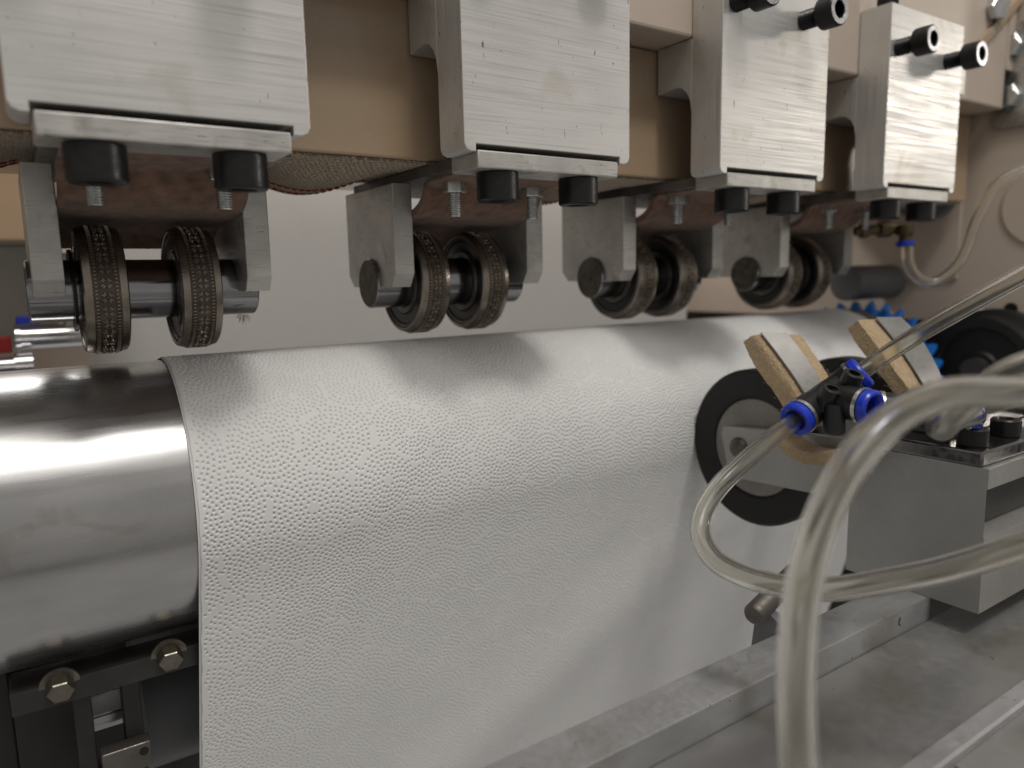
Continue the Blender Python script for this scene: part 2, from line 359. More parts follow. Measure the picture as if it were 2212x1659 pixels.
# webbing lying under the beam, sagging between the forks
b = new(); nx = 340; ny = 26; xs = np.linspace(-400, 560, nx); grid = []
def sag(x):
    u = ((x - 5.0) % 150.0)
    return math.sin(math.pi * u / 60.0) ** 1.1 if u < 60 else 0.0
th = 1.0
top = []; bot = []
def webz(x, t):
    g = sag(x); return 1.9 - g * (3.6 * math.sin(min(1, t * 1.05) * math.pi * .5) + 3.0 * math.sin(math.pi * t) ** .9 + (4.0 * ((t - .72) / .28) ** 1.2 if t > .72 else 0))
for x in xs:
    rt = []; rb = []
    for k in range(ny + 1):
        t = k / ny; y = 47.5 + 74 * t + (sag(x) * 3 * t)
        z = webz(x, t); rb.append(b.verts.new((x, y, z - th / 2))); rt.append(b.verts.new((x, y, min(2.45, z + th / 2))))
    bot.append(rb); top.append(rt)
for i in range(nx - 1):
    for k in range(ny):
        b.faces.new((bot[i][k], bot[i][k + 1], bot[i + 1][k + 1], bot[i + 1][k])); b.faces.new((top[i][k], top[i + 1][k], top[i + 1][k + 1], top[i][k + 1]))
    b.faces.new((bot[i][0], bot[i + 1][0], top[i + 1][0], top[i][0])); b.faces.new((bot[i][ny], top[i][ny], top[i + 1][ny], bot[i + 1][ny]))
web = tag(link('webbing_strap', b, 'strap', loc=(0, 47, 0)), 'woven beige webbing with red stitched hem sagging under the tan beam', 'strap')
for row, t in enumerate((.83, .94)):
    b = new(); x = -120.0
    while x < 480:
        if sag(x) > .02:
            y = 47.5 + 74 * t + sag(x) * 3 * t
            p = [(x + k * .9, y + (.25 if k == 1 else 0), webz(x + k * .9, t) - .45 - (.4 if k in (1, 2) else .1)) for k in range(4)]
            p = [(a, c - .55, d) for a, c, d in p]; sweep(b, p, .4, 6)
        x += 3.6
    s = link('stitch_row', b, 'thread', web); s['kind'] = 'stuff'

# ================================================================== FOUR HEADS: block, fork, felt, wheels
ORD = ['nearest the camera at the far left', 'second from the left', 'third from the left', 'farthest from the camera at the right']
def block_body():
    b = new()
    c = 3.0
    poly = [(-88, 108), (-88, c), (-87.1, .9), (-85, 0), (-82.6, 0), (-82.6, 3.0), (-6.0, 3.0), (-6.0, 0), (-3, 0), (-.9, .9), (0, c), (0, 108)]
    prism(b, poly, 'y', 0, 19.9, .35)
    hook = [(19.9, 69.8), (44.4, 69.8), (44.4, 46.6), (31, 47.6), (27, 46.6), (23.5, 43.8), (21, 39.5), (19.9, 33)]
    prism(b, hook, 'x', -88, 0, .3)
    return b
def make_block(i, screws, label):
    t = thing('clamp_block', label, 'clamp block', (150 * i - 44, 0, 0), 'aluminium clamp blocks on the rail')
    b = block_body()
    for v in b.verts: v.co.x += 150 * i
    link('body', b, 'alu', t)
    for dx, L in screws:
        cap_screw(t, (150 * i + dx, -(L - 10), 83), (0, -1, 0), 16, 10, 5, L + 6)
    return t
make_block(0, [(-22, 33), (-79, 30)], 'wide aluminium clamp block nearest the camera at the far left, with soft screw shadows')
make_block(1, [(-22, 12), (-79, 12)], 'scratched aluminium clamp block second from the left, lit bright')
make_block(2, [(-24, 21.5), (-79, 21.5)], 'aluminium clamp block third from the left, one long black screw fully in view')
b4 = make_block(3, [(-20.3, 21.5), (-79.4, 21.5)], 'aluminium clamp block farthest right, with two long black screws sticking out')
b = new(); hexprism(b, (371, 8, 108), (0, 0, 1), 0, 9, 12); link('top_bolt', b, 'black', b4, smooth=25)

# fork
def make_fork():
    t = thing('wheel_fork', '', 'wheel fork', (-44, 60, -4), 'forks carrying the embossing wheels')
    b = new(); box(b, -81.8, -6.8, .3, 22, -6.2, .9, .7); link('cover_plate', b, 'alu_plain', t)
    for x in (-66, -22):
        cap_screw(t, (x, 10.5, -6.21), (0, 0, -1), 18, 12, 6, 0, face=False)
    b = new(); box(b, -80, 0, 22.05, 135, -4, .95, .4); link('base_plate', b, 'grub', t)
    arm = [(75, -4.05), (75, -47.5), (79.5, -54), (129, -54), (135, -48), (135, -4.05)]
    for x0, x1 in ((-85, -74.5), (-5.8, 5.0)):
        b = new(); prism(b, arm, 'x', x0, x1, .5); link('arm', b, 'alu_plain', t)
    b = new(); lathe(b, [(-87, 0), (-87, 12.2), (-86.4, 12.9), (3.0, 12.9), (3.6, 12.3), (3.6, 0)], (0, 104.5, -52), (1, 0, 0), 56)
    s = link('shaft', b, 'shaft', t)
    b = new(); lathe(b, [(-87.06, 0), (-87.06, 12.1), (-87.0, 12.15)], (0, 104.5, -52), (1, 0, 0), 40); link('shaft_end', b, 'shaftend', s)
    for x in (-63.5, -18.5):
        hex_bolt(t, (x, 52, -4.3), (0, 0, -1), 10, 6, washer=(7.5, .25), thread=(3.0, 11))
    # brown felt oil pad bent over the wheels
    prof = [(24, -4.6), (44, -5.0), (57, -5.6), (61, -9.5), (64, -14.5), (71, -18.8), (84, -21.6), (104, -22.6), (120, -24), (131, -27.5), (138.5, -33)]
    pp = spline([(0, y, z) for y, z in prof], 5)
    b = new(); xsn = np.linspace(-74.3, -6.0, 60); V = []
    for x in xsn:
        ends = min(x + 74.3, -6.0 - x); bulge = math.sin(math.pi * (x + 74.3) / 68.3)
        rowv = []
        for k, p in enumerate(pp):
            f = k / (len(pp) - 1)
            dz = -1.6 * bulge * math.sin(math.pi * min(1, f * 2.2)) if f < .45 else 0
            j = random.uniform(-.12, .12)
            rowv.append(Vector((x, p.y - (1.8 * bulge * math.sin(math.pi * min(1, f * 2.5)) if f < .4 else 0), p.z + dz + j)))
        V.append(rowv)
    n = len(pp); O = [[b.verts.new(v) for v in r] for r in V]; I = [[b.verts.new(v + Vector((0, 1.2, 3.6 if v.z < -8 else 1.0))) for v in r] for r in V]
    for i in range(len(V) - 1):
        for k in range(n - 1):
            b.faces.new((O[i][k], O[i][k + 1], O[i + 1][k + 1], O[i + 1][k])); b.faces.new((I[i][k], I[i + 1][k], I[i + 1][k + 1], I[i][k + 1]))
        b.faces.new((O[i][n - 1], I[i][n - 1], I[i + 1][n - 1], O[i + 1][n - 1]))
    for i in (0, len(V) - 1):
        for k in range(n - 1): b.faces.new((O[i][k], I[i][k], I[i][k + 1], O[i][k + 1]))
    link('felt_pad', b, 'felt', t, smooth=60)
    return t
fork0 = make_fork()
fork0['label'] = 'fork under the nearest block, seen head on with its brown felt pad wide in view'
for i, lb in ((1, 'fork with grey left arm and round shaft end under the second block from the left'),
              (2, 'fork with grey left arm and round shaft end under the third block from the left'),
              (3, 'fork farthest right, partly hidden behind its neighbour, under the last block')):
    place_copy(fork0, 150 * i, lb)

# embossing wheel
WC = (104.5, -52.0); RW = 27.3
def make_wheel():
    t = thing('embossing_wheel', '', 'embossing wheel', (-68.5, WC[0], WC[1]), 'patterned wheels on the fork shafts')
    o = (-68.5, WC[0], WC[1]); W = 16.5
    b = new(); lathe(b, [(.4, 24.4), (0, 24.7), (0, 25.4), (.5, 26.1), (3.2, 26.9), (3.4, 26.6), (13.1, 26.6), (13.3, 26.9), (16, 26.1), (16.5, 25.4), (16.5, 24.7), (16.1, 24.4)], o, (1, 0, 0), 96, close=True)
    rim = link('rim', b, 'rim', t)
    b = new(); lathe(b, [(3.45, 26.3), (3.45, 26.66), (13.05, 26.66), (13.05, 26.3)], o, (1, 0, 0), 96, close=True); link('pattern_band', b, 'band', rim)
    # raised pattern: rows of ticks and four-petal crosses
    b = new()
    def bump_box(a, x, la, lx, h, rot=0.0):
        ca, sa = math.cos(rot), math.sin(rot); base = []; topv = []
        for (p, q) in ((-1, -1), (1, -1), (1, 1), (-1, 1)):
            for k, lst, r in ((1.0, base, 26.5), (.55, topv, 26.6 + h)):
                dx = (p * lx * ca - q * la * sa) * k; dl = (p * lx * sa + q * la * ca) * k
                ang = a + dl / RW
                lst.append(b.verts.new((o[0] + x + dx, WC[0] + r * math.cos(ang), WC[1] + r * math.sin(ang))))
        b.faces.new(topv)
        for k in range(4): b.faces.new((base[k], base[(k + 1) % 4], topv[(k + 1) % 4], topv[k]))
    NT = 112
    for k in range(NT):
        a = 2 * math.pi * k / NT
        for x in (4.5, 12.0): bump_box(a, x, .42, .85, .8)
    NF = 30
    for k in range(NF):
        a = 2 * math.pi * (k + .5) / NF
        for q in range(4):
            rot = math.pi / 4 + q * math.pi / 2
            for s in (-1, 1):
                rr = rot + s * .22
                dx = 1.7 * math.cos(rr); dl = 1.7 * math.sin(rr)
                bump_box(a + dl / RW, 8.25 + dx, .34, 1.05, .8, rr)
    rl = link('raised_pattern', b, 'relief', rim, smooth=20); rl['kind'] = 'stuff'
    for side, nm in ((0, 0), (1, 1)):
        f = (lambda a: a) if side == 0 else (lambda a: W - a)
        b = new(); lathe(b, [(f(1.2), 24.38), (f(.9), 24.1), (f(.9), 22.6), (f(1.3), 22.4), (f(2.4), 22.4), (f(2.4), 24.38)], o, (1, 0, 0), 64, close=True); br = link('bearing_ring', b, 'grub', t)
        b = new(); lathe(b, [(f(1.9), 22.35), (f(1.5), 21.6), (f(1.7), 18.6), (f(1.45), 17.2), (f(1.9), 16.6), (f(2.3), 16.6), (f(2.3), 22.35)], o, (1, 0, 0), 64, close=True); link('bearing_seal', b, 'seal', t)
        b = new(); lathe(b, [(f(1.4), 16.5), (f(1.0), 16.2), (f(1.0), 13.4), (f(1.4), 13.0), (f(3), 13.0), (f(3), 16.5)], o, (1, 0, 0), 56, close=True); link('inner_ring', b, 'grub', t)
    b = new(); lathe(b, [(2.6, 24.3), (2.6, 13.0), (13.9, 13.0), (13.9, 24.3)], o, (1, 0, 0), 48, close=True); link('bearing_core', b, 'dark', t)
    return t
wh0 = make_wheel()
wh0['label'] = 'left patterned wheel of the nearest fork, next to the thin black retaining ring'
wl = {(0, 1): 'right patterned wheel of the nearest fork, over the bare paper edge',
      (1, 0): 'left patterned wheel of the second fork, half hidden by the grey arm', (1, 1): 'right patterned wheel of the second fork, black bearing seal in view',
      (2, 0): 'left patterned wheel of the third fork, half hidden by the grey arm', (2, 1): 'right patterned wheel of the third fork, black bearing seal in view',
      (3, 0): 'left patterned wheel of the farthest fork, mostly behind the arm', (3, 1): 'right patterned wheel of the farthest fork, blurred'}
for (i, k), lb in wl.items():
    c = place_copy(wh0, 150 * i + 36.5 * k, lb)
    c.rotation_euler = (random.uniform(0, .2), 0, 0)
b = new(); lathe(b, [(-71.2, 13.0), (-71.2, 17.2), (-70.0, 17.2), (-70.0, 13.0)], (0, WC[0], WC[1]), (1, 0, 0), 40, close=True)
tag(link('retaining_ring', b, 'black', loc=(-71, WC[0], WC[1])), 'thin black retaining ring on the nearest shaft beside the left wheel', 'retaining ring')
# tuft of fluff hanging from the near shaft end
b = new()
for k in range(16):
    p = [Vector((-4 + random.uniform(-2, 2), 94 + random.uniform(-1, 1), -65))]
    for j in range(5): p.append(p[-1] + Vector((random.uniform(-1.1, .9), random.uniform(-.5, .5), random.uniform(-1.3, .3))))
    sweep(b, p, .10, 4)
tag(link('lint_tuft', b, 'lint', loc=(-4, 94, -66)), 'small tuft of pale lint hanging under the right end of the nearest shaft', 'lint')

# ================================================================== MAIN ROLLER
RY, RZ, RR = 105.0, -145.5, 61.2
t = thing('main_roller', 'large steel roller under the wheels, bare at left, wrapped in white paper', 'roller', (-60, RY, RZ))
b = new(); lathe(b, [(-420, 0), (-420, RR), (484, RR), (484, 0)], (0, RY, RZ), (1, 0, 0), 160); link('drum', b, 'steel', t)
b = new(); lathe(b, [(484.05, 0), (484.05, RR - .6), (485, RR), (504, RR), (505.5, RR - 1.5), (505.5, 0)], (0, RY, RZ), (1, 0, 0), 120); link('end_collar', b, 'grub', t)
b = new(); lathe(b, [(505.6, 0), (505.6, 24), (575, 24), (575, 0)], (0, RY, RZ), (1, 0, 0), 40); link('journal', b, 'grub', t)
# blue gear
t = thing('drive_gear', 'blue plastic gear on the far end of the roller', 'gear', (522, RY, RZ))
NTG = 30; prof = []
for k in range(NTG):
    for f, r in ((0, 60.2), (.14, 60.0), (.26, 64.0), (.38, 67.2), (.5, 67.8), (.62, 67.2), (.74, 64.0), (.86, 60.0)):
        prof.append((k + f, r))
b = new(); secs = []
for j in range(5):
    x = 510 + j * 6; tw = -.045 * j
    secs.append([(x, RY + r * math.cos(2 * math.pi * a / NTG + tw), RZ + r * math.sin(2 * math.pi * a / NTG + tw)) for a, r in prof])
loft(b, secs); link('toothed_ring', b, 'gear', t, smooth=25)
b = new(); lathe(b, [(506.5, 25), (506.5, 40), (509.9, 40), (509.9, 25)], (0, RY, RZ), (1, 0, 0), 40, close=True); link('hub', b, 'grub', t)
# black pulley beside the side frame
t = thing('drive_pulley', 'large black round pulley in front of the side frame at right edge', 'pulley', (560, 22, -128))
b = new(); lathe(b, [(545, 0), (545, 12), (547, 14), (547, 31), (544, 33), (544, 40), (545, 42), (558, 42), (560, 47), (574, 47), (574, 0)], (0, 18, -131), (1, 0, 0), 72); link('pulley_disc', b, 'rubber', t)
b = new(); lathe(b, [(534, 0), (534, 9), (545, 9), (545, 0)], (0, 18, -131), (1, 0, 0), 32); link('pulley_hub', b, 'dark', t)

# ================================================================== EMBOSSED PAPER
def dots():
    """embossing layout: rings of dots around a staggered lattice of rosettes"""
    P = []
    a = 31.0; h = a * math.sqrt(3) / 2
    cent = []
    for j in range(-2, 16):
        for i in range(-3, 20):
            cent.append((-40 + a * (i + .5 * (j % 2)) + rng.uniform(-4.5, 4.5), j * h - 20 + rng.uniform(-4.5, 4.5)))
    cent = np.array(cent)
    for ci, (cx, cy) in enumerate(cent):
        k0 = 0
        for ring in range(0, 14):
            r = 3.0 + ring * 2.08; n = max(6, int(round(2 * math.pi * r / 2.3)))
            ph = ring * .5 * 2 * math.pi / n + .12 * ring
            ang = ph + 2 * math.pi * np.arange(n) / n
            P.append(np.stack([cx + r * np.cos(ang), cy + r * np.sin(ang), np.full(n, ci)], 1))
    P = np.concatenate(P)
    d = np.stack([(P[:, 0] - c[0]) ** 2 + (P[:, 1] - c[1]) ** 2 for c in cent], 1)
    own = np.sqrt(d[np.arange(len(P)), P[:, 2].astype(int)]); d.sort(axis=1)
    keep = (own ** 2 <= d[:, 0] + 1e-3) & ((np.sqrt(d[:, 1]) - own) > .95)
    P = P[keep][:, :2]
    x, y = P[:, 0].copy(), P[:, 1].copy()
    P[:, 0] += 1.5 * np.sin(x / 13.0 + y / 21.0) + .9 * np.sin(y / 8.3 + 1.0)
    P[:, 1] += 1.5 * np.sin(y / 15.0 - x / 24.0) + .9 * np.sin(x / 9.1)
    return P + rng.normal(0, .15, P.shape)
def paper_path(s):
    """s = length along the web (mm) from 15 deg behind the roller's crown, over the front and down"""
    rp = RR + 1.35; th0 = math.radians(75); th1 = math.radians(196); arc = rp * (th1 - th0)
    th = np.minimum(th0 + s / rp, th1); ex = np.maximum(s - arc, 0)
    y = RY + rp * np.cos(th) - np.sin(th) * ex; z = RZ + rp * np.sin(th) + np.cos(th) * ex
    return y, z, np.cos(th), np.sin(th)
XL, XR = -37.5, 482.0
def make_paper():
    xs = [XL]
    while xs[-1] < XR: xs.append(xs[-1] + .26 + .62 * max(0, (xs[-1] - 60)) / 420)
    xs[-1] = XR; xs = np.array(xs); ss = np.concatenate([np.arange(0, 170, .30), np.arange(170, 345, .44)])
    nx, ns = len(xs), len(ss)
    H = np.zeros((ns, nx)); amp = lambda: .85 + .3 * random.random()
    for dx_, ds_ in dots():
        if dx_ < XL + 1.2 or dx_ > XR or ds_ < 1 or ds_ > 344: continue
        i0, i1 = np.searchsorted(xs, (dx_ - 1.7, dx_ + 1.7)); j0, j1 = np.searchsorted(ss, (ds_ - 1.9, ds_ + 1.9))
        if i1 <= i0 or j1 <= j0: continue
        q = ((xs[None, i0:i1] - dx_) / .44) ** 2 + ((ss[j0:j1, None] - ds_) / .54) ** 2
        H[j0:j1, i0:i1] -= amp() * min(1, max(.5, 1.5 - ds_ / 280)) * (1.22 * np.exp(-q ** 1.5) - .05 * np.exp(-q / 3.0))
    y, z, c, s_ = paper_path(ss)
    # slow cockle of the hanging web, plus a ridge shaped for a light band
    U, V = np.meshgrid(xs, ss)
    free = np.clip((V - 131) / 60, 0, 1)
    H = H * (1 - .0 * free) + free * (.5 * np.sin(U / 66 + V / 90) + .15 * np.sin(U / 29 - V / 61) + 4.2 * np.exp(-((V - (352 - .70 * (U - 40))) / 36) ** 2) * np.clip((U - 10) / 60, 0, 1))
    drift = -4.5 * np.clip(V / 270, 0, 1) + .12 * np.sin(V / 4.0) + .1 * np.sin(V / 1.7)
    X = U + drift * np.clip(1 - (U - XL) / 60, 0, 1)
    Yc = y[:, None] + H * c[:, None]; Z = z[:, None] + H * s_[:, None]
    co = np.stack([X, Yc, Z], -1).reshape(-1, 3) * S
    idx = np.arange(ns * nx).reshape(ns, nx)
    f = np.stack([idx[:-1, :-1], idx[1:, :-1], idx[1:, 1:], idx[:-1, 1:]], -1).reshape(-1, 4)
    me = bpy.data.meshes.new('embossed_sheet')
    me.vertices.add(len(co)); me.vertices.foreach_set('co', co.ravel())
    me.loops.add(f.size); me.loops.foreach_set('vertex_index', f.ravel().astype(np.int32))
    me.polygons.add(len(f)); me.polygons.foreach_set('loop_start', np.arange(0, f.size, 4, dtype=np.int32))
    me.update(calc_edges=True); me.materials.append(MT['paper']); me.shade_smooth()
    o = bpy.data.objects.new('embossed_sheet', me); COL.objects.link(o)
    return o
t = thing('paper_web', 'white dot embossed tissue paper draped over the roller and hanging down the front', 'paper', (0, 0, 0))
p = make_paper(); p.parent = t
b = new()   # folded double edge at the left, a hair inside the sheet
yy, zz, c_, s_ = paper_path(np.arange(0, 345, 3.0))
A = [[b.verts.new((XL + dx - 4.5 * min(1, k * 3 / 270), y - c * r, z - s * r)) for dx, r in ((-.9, .55), (2.5, .6))] for k, (y, z, c, s) in enumerate(zip(yy, zz, c_, s_))]
for P_, Q_ in zip(A, A[1:]): b.faces.new((P_[0], P_[1], Q_[1], Q_[0]))
link('under_ply', b, 'paper', t, smooth=80)
b = new()   # the web behind the crown of the roller
rp = RR + 1.3; ring = []
for k in range(40):
    a = math.radians(75.2 - k * 2.6); ring.append((RY + rp * math.cos(a), RZ + rp * math.sin(a)))
ring.append((ring[-1][0] + 20, ring[-1][1] - 120))
A = [[b.verts.new((x, y, z)) for x in (XL, XR)] for y, z in ring]
for P_, Q_ in zip(A, A[1:]): b.faces.new((P_[0], P_[1], Q_[1], Q_[0]))
link('rear_wrap', b, 'paper', t, smooth=80)
# second web rising behind the wheels
b = new(); A = []
for k in range(30):
    z = -300 + k * 18; y = 240 + 6 * math.sin(k * .21)
    A.append([b.verts.new((-57 + 508 * q / 24, y + 1.6 * math.sin(q * .8 + k * .4), z)) for q in range(25)])
for P_, Q_ in zip(A, A[1:]):
    for q in range(24): b.faces.new((P_[q], P_[q + 1], Q_[q + 1], Q_[q]))
o = tag(link('rear_paper_web', b, 'thinpaper', loc=(0, 240, -100), smooth=80), 'plain white paper web rising upright behind the wheels', 'paper')

# ================================================================== PINCH WHEELS, ARMS, FELT WIPERS
PY, PZ = -1.0, -147.5
def pinch(x0, label):
    t = thing('rubber_roller', label, 'rubber wheel', (x0 + 7, PY, PZ), 'rubber tyred pinch rollers')
    b = new(); lathe(b, [(x0 + 1, 28), (x0 + .2, 29), (x0, 30), (x0, 42.6), (x0 + 1.0, 43.3), (x0 + 13, 43.3), (x0 + 14, 42), (x0 + 14, 28)], (0, PY, PZ), (1, 0, 0), 96, close=True); ty = link('tyre', b, 'rubber', t)
    b = new(); lathe(b, [(x0 + .6, 43.2), (x0 + 1.2, 44.2), (x0 + 12, 44.2), (x0 + 12, 43.2)], (0, PY, PZ), (1, 0, 0), 96, close=True); link('worn_tread', b, 'tread', ty)
    b = new(); lathe(b, [(x0 + 1.2, 0), (x0 + 1.2, 27.2), (x0 + 1.8, 27.9), (x0 + 13, 27.9), (x0 + 13, 0)], (0, PY, PZ), (1, 0, 0), 72); link('hub', b, 'hub', t)
    return t
pinch(243, 'black rubber tyred wheel with grey hub pressing on the paper, nearer one')
pinch(326, 'black rubber tyred wheel half hidden behind the blue collared fitting, farther one')
def arm(x0, label):
    t = thing('pinch_lever', label, 'lever', (x0, -60, -150), 'flat levers holding the rubber wheels')
    b = new(); prism(b, [(15.5, -137.6), (17, -141), (11.5, -163), (8, -165.5), (-59, -162), (-59, -131.5), (-20, -133.5)], 'x', x0, x0 + 4.6, .5); link('bar', b, 'anod', t)
    b = new(); lathe(b, [(-3.6, 0), (-3.6, 2.2), (-2.4, 4.6), (-.8, 6.0), (0, 6.2), (0, 0)], (x0, 4, -147.6), (1, 0, 0), 28); link('axle_bolt', b, 'grub', t)
    return t
arm(237.2, 'flat grey metal lever with round axle bolt across the nearer rubber wheel')
arm(320.2, 'flat grey metal lever across the farther rubber wheel')
def felt_strip(label, LL, LU, RU, m0, m1):
    LL, LU, RU = spline(LL, 6), spline(LU, 6), spline(RU, 6)
    t = thing('felt_wiper', label, 'felt wiper', tuple(LL[-1]), 'tan felt wipers under curved steel leaves')
    b = new(); secs = []
    for a, u, r in zip(LL, LU, RU):
        rl = r + (a - u); q = []
        # rounded rectangular section with fuzzy edge
        cs = [a, u, r, rl]
        for k in range(4):
            p0, p1 = cs[k], cs[(k + 1) % 4]
            for f in (.1, .32, .5, .68, .9): q.append(p0.lerp(p1, f) + Vector((random.uniform(-.18, .18), random.uniform(-.18, .18), random.uniform(-.18, .18))))
        secs.append(q)
    loft(b, secs); fl = link('felt', b, 'wool', t, smooth=50)
    b = new(); N = len(LU); q = []
    for k in range(N):
        u, r, a = LU[k], RU[k], LL[k]; nrm = (u - a).normalized()
        f0, f1 = m0, m1; p0 = u.lerp(r, f0) + nrm * 1.3; p1 = u.lerp(r, f1) + nrm * 1.3
        q.append([p0, p1, p1 + nrm * .7, p0 + nrm * .7])
    loft(b, q); link('steel_leaf', b, 'leaf', t)
    b = new()
    for k in range(260):
        f = random.random(); i = random.randrange(N - 1); e = random.choice((0, 1, 2))
        if e == 0: p = LL[i].lerp(LU[i], f)
        elif e == 1: p = RU[i].lerp(RU[i] + (LL[i] - LU[i]), f)
        else: p = RU[i].lerp(LU[i], random.uniform(0, .12)) + (LU[i] - LL[i]) * .02
        d = Vector((random.uniform(-1, 1) + (-.8 if e == 0 else .8), random.uniform(-1, 1), random.uniform(-.6, 1)))
        sweep(b, [p, p + d * .9, p + d * 1.5 + Vector((0, 0, -.3))], .05, 3, caps=False)
    s = link('loose_fibres', b, 'wool', fl); s['kind'] = 'stuff'
    return t
felt_strip('tan felt wiper with curved grey leaf above the nearer rubber wheel',
    [(216, -13.2, -85.9), (216, -19.9, -97.2), (216, -32.2, -110.0), (216, -37.8, -116.3), (216, -46.9, -124.1)],
    [(216, -20.7, -81.2), (216, -28.8, -89.0), (216, -39.8, -100.4), (216, -45.8, -107.2), (216, -53.6, -116.3)],
    [(237, -33.3, -81.9), (237, -40.6, -89.6), (237, -48.2, -98.9), (237, -53.5, -107.5), (237, -61.3, -117.9)], .08, .62)
felt_strip('tan felt wiper with long curved grey leaf behind the clear tube, farther one',
    [(285, -27.5, -82.5), (285, -33.9, -91.7), (285, -44.9, -103.4), (285, -52.9, -112.4), (285, -59.4, -118.9)],
    [(285, -34.4, -76.7), (285, -44.0, -87.3), (285, -54.7, -100.0), (285, -62.5, -108.9), (285, -68.8, -117.2)],
    [(312, -41.3, -77.6), (312, -51.5, -87.2), (312, -60.3, -100.2), (312, -65.5, -110.8), (312, -69.3, -119.8)], .36, 1.0)
# curled lower end of the first felt, seen below the fitting
b = new(); lp = spline([(222, -34, -130), (224, -40, -136.5), (227, -50, -140), (230, -62, -138), (233, -72, -131)], 6); secs = []
for k, p in enumerate(lp):
    secs.append([p + Vector((dx, 0, dz)) + Vector([random.uniform(-.15, .15) for _ in range(3)]) for dx, dz in ((-7, -3), (-7.6, 0), (-7, 3), (0, 3.6), (8, 3), (8.6, 0), (8, -3), (0, -3.6))])
loft(b, secs)
tag(link('curled_felt', b, 'wool', loc=(227, -50, -140), smooth=60), 'curled tan felt end lying on the grey arm under the black fitting', 'felt')

# ================================================================== BRACKET BLOCK
t = thing('bracket_block', 'grey anodised bracket block standing on the bar at right', 'block', (280, -90, -199))
b = new(); prism(b, [(243, -59), (243, -109), (345, -109), (345, -59)], 'z', -199.4, -134.6)
for z0, z1 in ((-199.4, -165.0), (-143.5, -134.6)): prism(b, [(243, -109), (243, -121), (345, -121), (345, -109)], 'z', z0, z1)
prism(b, [(243, -109), (243, -120.6), (257, -109)], 'z', -165, -143.5)
link('body', b, 'anod', t)
b = new(); box(b, 258.5, 344, -112, -109.02, -164.6, -143.9, .4); link('pocket_shade_plate', b, 'dark', t)  # added dark plate that gives the pocket its shade
b = new(); box(b, 242.6, 345, -118.4, -62, -134.5, -127.8, 1.0); tp = link('top_plate', b, 'glossplate', t)
for x, y in ((253.5, -109), (285, -109)): cap_screw(t, (x, y, -127.75), (0, 0, 1), 12.5, 8, 4, 0, face=False)
b = new(); box(b, 262, 345, -96, -66, -127.7, -121, .6); link('slide_plate', b, 'glossplate', t)

# ================================================================== FRONT BAR, RAIL STRIP, ROD
b = new(); box(b, -260, 246.5, -99.2, -80.5, -230, -199.6, .5)
tag(link('front_bar', b, 'alu_bar', loc=(0, -90, -230)), 'square aluminium bar with mottled top along the front of the bed plate', 'bar')
b = new(); prism(b, [(-156.2, -210.9), (-156.2, -208.4), (-155.4, -207.4), (-149.6, -207.4), (-148.8, -208.4), (-148.8, -210.9)], 'x', 40, 400)
b2 = tag(link('edge_strip', b, 'alu_bar', loc=(200, -152, -211)), 'thin bright strip along the bed plate at the lower right corner', 'strip')
b = new(); box(b, 60, 120, -104.2, -99.3, -210.99, -209.4, .3)
t = thing('threaded_rod', 'short threaded rod end with lug poking over the front bar', 'rod', (150, -74, -191))
rd = Vector((.93, .25, .07)); rd.normalize()
b = new(); lathe(b, [(0, 0), (0, 3.4), (.8, 4.2)] + thread_prof(.8, 46, 4.6, 1.5, .6)[2:], (147, -77.5, -189.5), rd, 28); link('thread', b, 'grub', t)
b = new(); prism(b, [(-78, -212), (-84, -199.4), (-82, -194), (-76, -191.5), (-70, -194), (-68, -212)], 'x', 158, 163, .6); link('lug', b, 'greyp', t)

# ================================================================== FITTINGS AND TUBES
def collar(t, o, d, r=8.0):
    d = Vector(d).normalized()
    b = new(); lathe(b, [(-1.8, r - .6), (-1.8, r + .1), (0, r + .1), (0, r - .6)], o, d, 36, close=True); link('steel_ring', b, 'zinc', t)
    b = new(); lathe(b, [(-1, 4.15), (-1, r - .7), (.1, r - .7), (.5, r - .2), (3.2, r - .2), (4.2, r - .9), (4.4, r - 1.9), (3.6, 4.9), (2.0, 4.15)], o, d, 36, close=True); link('blue_collar', b, 'blue', t)
t = thing('tee_fitting', 'black push-in tee fitting with blue collars in front of the felt wipers', 'fitting', (211, -68, -108))
Lc = Vector((195.5, -62.3, -114.8)); C1 = Vector((226.5, -62.5, -103.5)); C0 = Lc.lerp(C1, .5); Uc = Vector((229.5, -67.5, -99.0)); Fc = Vector((209.5, -84.5, -108.6))
dL = (Lc - C1).normalized(); dU = Vector((.42, -.62, .66)).normalized(); dF = Vector((-.05, -.995, -.06)).normalized()
b = new(); lathe(b, [(0, 0), (0, 7.6), (10, 7.6), (12, 7.0), (24, 7.0), (31, 6.4), (34, 5.0), (35.5, 0)], Lc, -dL, 32)
link('body', b, 'blackp', t, smooth=50)
b = new(); lathe(b, [(0, 0), (0, 7.6), (-8, 7.6), (-12, 6.8), (-17, 6.2), (-17, 0)], Uc, dU, 32); link('upper_branch', b, 'blackp', t, smooth=50)
b = new(); lathe(b, [(0, 0), (0, 7.6), (-9, 7.6), (-11, 7.0), (-19, 7.0), (-19, 0)], Fc, dF, 32); link('front_branch', b, 'blackp', t, smooth=50)
for o_, d_ in (((203.6, -72.0, -102.8), (-.05, -.42, .9)), ((217.5, -73.5, -97.2), (-.05, -.42, .9))):
    b = new(); d_ = Vector(d_).normalized(); lathe(b, [(-9, 0), (-9, 4.6), (1.2, 4.4), (1.6, 4.0), (1.6, 2.6), (-3, 2.6), (-3, 0)], o_, d_, 28); link('mounting_eye', b, 'blackp', t)
